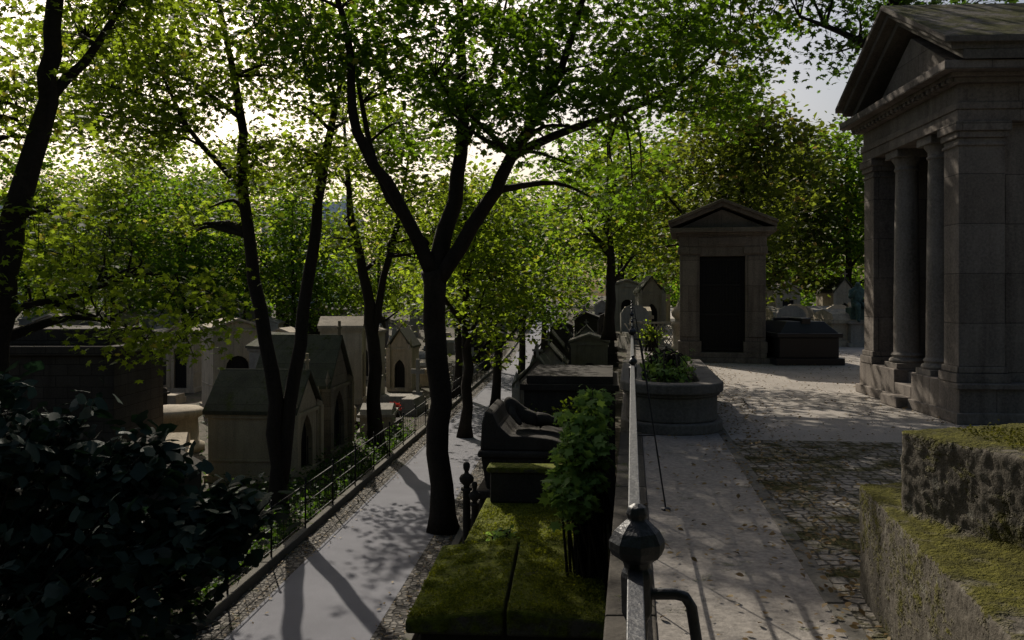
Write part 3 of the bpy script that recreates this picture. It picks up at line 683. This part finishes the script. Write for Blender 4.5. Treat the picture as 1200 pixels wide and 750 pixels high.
def auto_tree(base, h, R, mat, n, per, size, seed, low=.3, tr=.2, name='broadleaf_tree', lean=0):
    rs = random.Random(seed); b = Vector(base)
    limbs = [([b, b + Vector((.1, 0, h * .25)), b + Vector((lean, .1, h * .5)), b + Vector((lean * 1.5, 0, h * .9))], [tr, tr * .85, tr * .6, tr * .15])]
    lobes = []
    for k in range(9):
        a = k * 2.4 + rs.uniform(-.4, .4); t = low + (1 - low) * (k + .5) / 9; rad = R * math.sin(math.pi * min(.92, .25 + .65 * (k + .5) / 9)) * .62
        c = b + Vector((math.cos(a) * rad + lean, math.sin(a) * rad, h * t * .92)); lobes.append((tuple(c), R * rs.uniform(.34, .52)))
        if k % 2 == 0: limbs.append(([b + Vector((.05, 0, h * (t * .55))), b.lerp(c, .6) + Vector((0, 0, h * t * .2)), c], [tr * .5, tr * .3, tr * .08]))
    return tree(name, limbs, lobes, n, per, size, mat, tmpl=OVAL if size < .3 else RHOM, seed=seed, spread=size * 2.0, sec=2)
AT = [((-1.6, 29, GZ), 9.5, 2.8, M_leafB, 260, 24, .2), ((-.7, 36, GZ), 10, 3, M_leafA, 240, 24, .23), ((-2.6, 40, GZ), 10, 3, M_leafB, 200, 22, .25), ((.5, 47, GZ), 11, 3.4, M_leafB, 200, 22, .28), ((-1.6, 55, GZ), 11, 3.6, M_leafA, 200, 22, .33),
      ((2.2, 60, gz(60)), 12, 3.6, M_leafB, 200, 22, .35), ((3.4, 30, -.0), 7.5, 2.1, M_leafB, 170, 22, .2),
      ((7.6, 31, 0), 9.2, 3.6, M_leafC, 460, 28, .22), ((12.6, 41, 0), 9.2, 3.8, M_leafC, 380, 26, .27), ((16.5, 42, 0), 10, 4.2, M_leafA, 400, 28, .28), ((5.5, 44, 0), 10.5, 4, M_leafA, 300, 24, .3), ((21, 47, 0), 10, 4.5, M_leafA, 250, 24, .35),
      ((9.5, 56, 0), 11, 4.5, M_leafB, 220, 24, .4), ((-24, 62, gz(62)), 13.5, 5, M_leafA, 320, 34, .36), ((-31, 66, gz(66)), 15, 5.5, M_leafB, 320, 34, .38), ((-17, 66, gz(66)), 13.5, 5, M_leafA, 320, 32, .36), ((-10, 64, gz(64)), 13, 4.5, M_leafB, 260, 26, .38), ((-41, 72, gz(72)), 16, 6, M_leafA, 300, 30, .45), ((-25, 80, gz(80)), 18.5, 7, M_leafB, 340, 34, .48), ((-37, 86, gz(86)), 18.5, 7, M_leafA, 320, 32, .5)]
for i, a in enumerate(AT): auto_tree(*a, seed=40 + i, low=.3 if a[0][0] > 5 or a[0][0] < -9 else .42)
for i, (p, h, R) in enumerate([((-5, -7, GZ), 12, 5), ((4.5, -8, 0), 10, 5), ((11, -2, 0), 9, 4.2), ((-13, -2, GZ), 13, 5), ((-2, -16, GZ), 15, 7), ((14, -11, 0), 13, 7), ((3, -4.8, 0), 9, 3.5)]):  # unseen trees added behind the camera to cut the sky fill
    auto_tree(p, h, R, M_leafD, 170, 14, .75, seed=140 + i, low=.35)
tree('plane_tree', [([(8.6, 17.2, 0), (8.4, 17, 3), (7.8, 16.6, 6), (7.0, 16.2, 8.5)], [.3, .27, .2, .06]), ([(7.9, 16.6, 5.5), (6.6, 16.2, 6.4), (5.4, 16, 6.8)], [.1, .07, .02])],
    [((6.9, 16.2, 7.6), (1.4, 1.4, 1.1)), ((5.6, 16, 7.9), (.9, 1, .6)), ((8.6, 17, 8.3), 2.2), ((6.8, 16.4, 6.2), (.9, .8, .45))], 240, 26, .14, M_leafD, seed=77)
rng = np.random.default_rng(99)
pos = []
for k in range(70):
    a = -95 + k * 2.9 + rng.normal() * 1; yy = rng.uniform(88, 125); hh = rng.uniform(4.5, 8.5)
    for _ in range(9):
        c = np.array([a + rng.normal() * 2, yy + rng.normal() * 2, rng.uniform(.5, hh)]); p = rng.normal(size=(70, 3)) * [1.2, 1.2, 1.0] + c; pos.append(p)
pos = np.concatenate(pos); leaf_mesh('distant_trees', pos, .8, RHOM, M_leafA, rng)

def bush(name, base, lobes, ncl, per, size, mat, tmpl, seed, spread):
    rng = np.random.default_rng(seed); e = empty(name, base); m = MB(); P = []
    for i in range(ncl):
        c, r = lobes[rng.integers(len(lobes))]; d = rng.normal(size=3); d /= np.linalg.norm(d)
        q = np.array(c) + d * np.array(r) * rng.uniform(.3, 1.05)
        b = Vector(base) + Vector((rng.normal() * .12, rng.normal() * .12, 0))
        md = b.lerp(Vector(q), .55) + Vector((0, 0, .3)) * min(1, (Vector(q) - b).length); pts, R = smooth_path([b, md, q], [.02, .012, .004], 4); m.tube(pts, R, n=5)
        ax = (Vector(q) - md).normalized()
        for j in range(per):
            t = rng.random() * spread * 2.2; P.append(np.array(q) - np.array(ax) * t * .8 + rng.normal(size=3) * spread * np.array([.6, .6, .4]))
    o = m.obj('stems', M_bark, e); o.location = -Vector(base)
    l = leaf_mesh('leaves', np.array(P), size, tmpl, mat, rng, .6, e); l.location = -Vector(base)
SHR = np.array([(0, -.5, 0), (.25, -.3, .04), (.42, -.05, .0), (.3, .12, .03), (.24, .36, -.02), (0, .6, -.08), (-.24, .36, -.02), (-.3, .12, .03), (-.42, -.05, 0), (-.25, -.3, .04)])
bush('broadleaf_shrub', (-5.4, 7.9, GZ), [((-4.0, 8.3, -1.0), (1.5, 1.1, .8)), ((-4.9, 8.6, -.0), (.9, .9, .9)), ((-5.2, 8.2, -1.9), (1.2, 1, 1)), ((-3.6, 7.4, -2.0), (1.2, .8, .7)), ((-3.0, 8.6, -.7), (.8, .5, .4)), ((-3.9, 8.8, -.1), (.6, .5, .35))], 280, 20, .175, M_shrub, SHR, 5, .22)
bush('broadleaf_shrub', (-7.0, 12.5, GZ), [((-6.5, 12.5, -1.6), (1.2, 1.2, 1.0)), ((-5.4, 13.0, -2.2), (.8, 1.2, .7))], 90, 18, .17, M_shrub, SHR, 6, .22)
bush('fig_bush', (.85, 9.3, -1.6), [((.78, 9.0, .05), (.28, .45, .5)), ((.62, 8.8, -.4), (.3, .4, .4)), ((.92, 9.9, .25), (.2, .5, .35))], 120, 13, .13, M_ivy, MAPLE, 7, .11)
bush('planter_ivy', (2.1, 11.6, .44), [((1.95, 10.8, .6), (.34, .7, .12)), ((2.2, 12.2, .62), (.34, .8, .16))], 70, 10, .08, M_ivy, OVAL, 8, .1)
bush('grave_shrub', (3.9, 24, 0), [((3.9, 24, .5), (.4, .5, .4))], 30, 12, .1, M_leafB, OVAL, 9, .12)
bush('grave_shrub', (.1, 17.6, GZ), [((.1, 17.6, -1.0), (.5, .35, .5)), ((1.2, 17.7, -.9), (.6, .3, .3))], 50, 12, .11, M_leafB, OVAL, 19, .14)
bush('small_fern', (-.1, 10.95, -1.9), [((-.1, 10.95, -1.5), (.4, .15, .15))], 16, 8, .07, M_ivy, OVAL, 10, .08)
for (p, mt, nm) in [((-5.2, 31, GZ), M_yel, 'yellow_flowers'), ((-4.6, 33.5, GZ), M_red, 'red_flowers'), ((-6.6, 30.2, GZ), M_yel, 'yellow_flowers')]:
    c = Vector(p) + Vector((0, 0, .5)); bush(nm, p, [(tuple(c), (.35, .3, .2))], 25, 8, .09, mt, OVAL, 11, .09)
rng = np.random.default_rng(3)
n = 9000; yy = rng.uniform(9, 30, n); xx = .08 * yy - 5.75 - rng.exponential(1.3, n)
leaf_mesh('undergrowth', np.stack([xx, yy, GZ + .02 + rng.exponential(.12, n)], 1), .11, OVAL, M_leafD, rng)
n = 9000; yy = rng.uniform(1, 26, n); off = np.where(rng.random(n) < .5, rng.normal(1.35, .3, n), rng.uniform(.1, 6, n)); xx = .14 * yy + off
leaf_mesh('fallen_leaves', np.stack([xx, yy, .022 + rng.random(n) * .012], 1), .04, OVAL, M_litter, rng, flat=True)
n = 2500; yy = rng.uniform(9, 55, n); xx = .08 * yy + np.where(rng.random(n) < .5, rng.normal(-5.2, .2, n), rng.normal(-2.7, .2, n))
leaf_mesh('fallen_leaves', np.stack([xx, yy, GZ + .03 + 0 * yy], 1), .06, OVAL, M_litter, rng, flat=True)

def building(x0, x1, y, d, h, fl, name='apartment_building'):
    e = empty(name, (x0, y, 0)); m = MB(); w = x1 - x0
    m.box(0, w, 0, d, -1, h); m.box(-.3, w + .3, -.3, d + .3, h, h + .5); m.obj('walls', M_bldg, e)
    r = MB(); r.prism([(0, 0), (w, 0), (w, d), (0, d)], h + .5, h + 3.2, top=[(1.5, 1.5), (w - 1.5, 1.5), (w - 1.5, d - 1.5), (1.5, d - 1.5)])
    for k in range(3): r.box(w * (.2 + .3 * k), w * (.2 + .3 * k) + 1.2, d / 2, d / 2 + .8, h + 3, h + 5)
    r.obj('roof', M_zinc, e)
    g = MB(); nx = int(w / 2.8)
    for f in range(fl):
        for k in range(nx):
            x = (k + .5) * w / nx; z = 1 + f * (h - 1) / fl
            g.box(x - .6, x + .6, -.06, .1, z + .3, z + 2.1)
    g.obj('windows', M_win, e)
building(-62, -50, 150, 14, 18, 6); building(-47, -30, 160, 14, 16, 5); building(-100, -75, 155, 14, 15, 5)

# ------------------------------------------------------------------ light, sky, camera
el, az = math.radians(36), math.radians(-21)
sv = Vector((math.sin(az) * math.cos(el), math.cos(az) * math.cos(el), math.sin(el)))
sd = bpy.data.lights.new('sun', 'SUN'); sd.energy = 5; sd.angle = math.radians(.5); sd.color = (1, .92, .79)
so = bpy.data.objects.new('sun', sd); scene.collection.objects.link(so); so.rotation_euler = (-sv).to_track_quat('-Z', 'Y').to_euler(); so.location = (0, 0, 30)
w = bpy.data.worlds.new('World'); scene.world = w; w.use_nodes = True; nt = w.node_tree
bg = nt.nodes['Background']; sk = nt.nodes.new('ShaderNodeTexSky'); sk.sky_type = 'NISHITA'; sk.sun_disc = False
sk.sun_elevation = el; sk.sun_rotation = az % (2 * math.pi); sk.dust_density = 5; sk.air_density = 1.0; sk.ozone_density = 1.0
nt.links.new(sk.outputs[0], bg.inputs[0]); bg.inputs[1].default_value = .09
cd = bpy.data.cameras.new('camera'); cam = bpy.data.objects.new('camera', cd); scene.collection.objects.link(cam)
cam.location = (0, 0, 1.6); cam.rotation_euler = (math.radians(90), 0, 0); cd.lens = 30; cd.sensor_width = 36; cd.shift_y = -.025; cd.clip_end = 3000; cd.clip_start = .05
scene.camera = cam
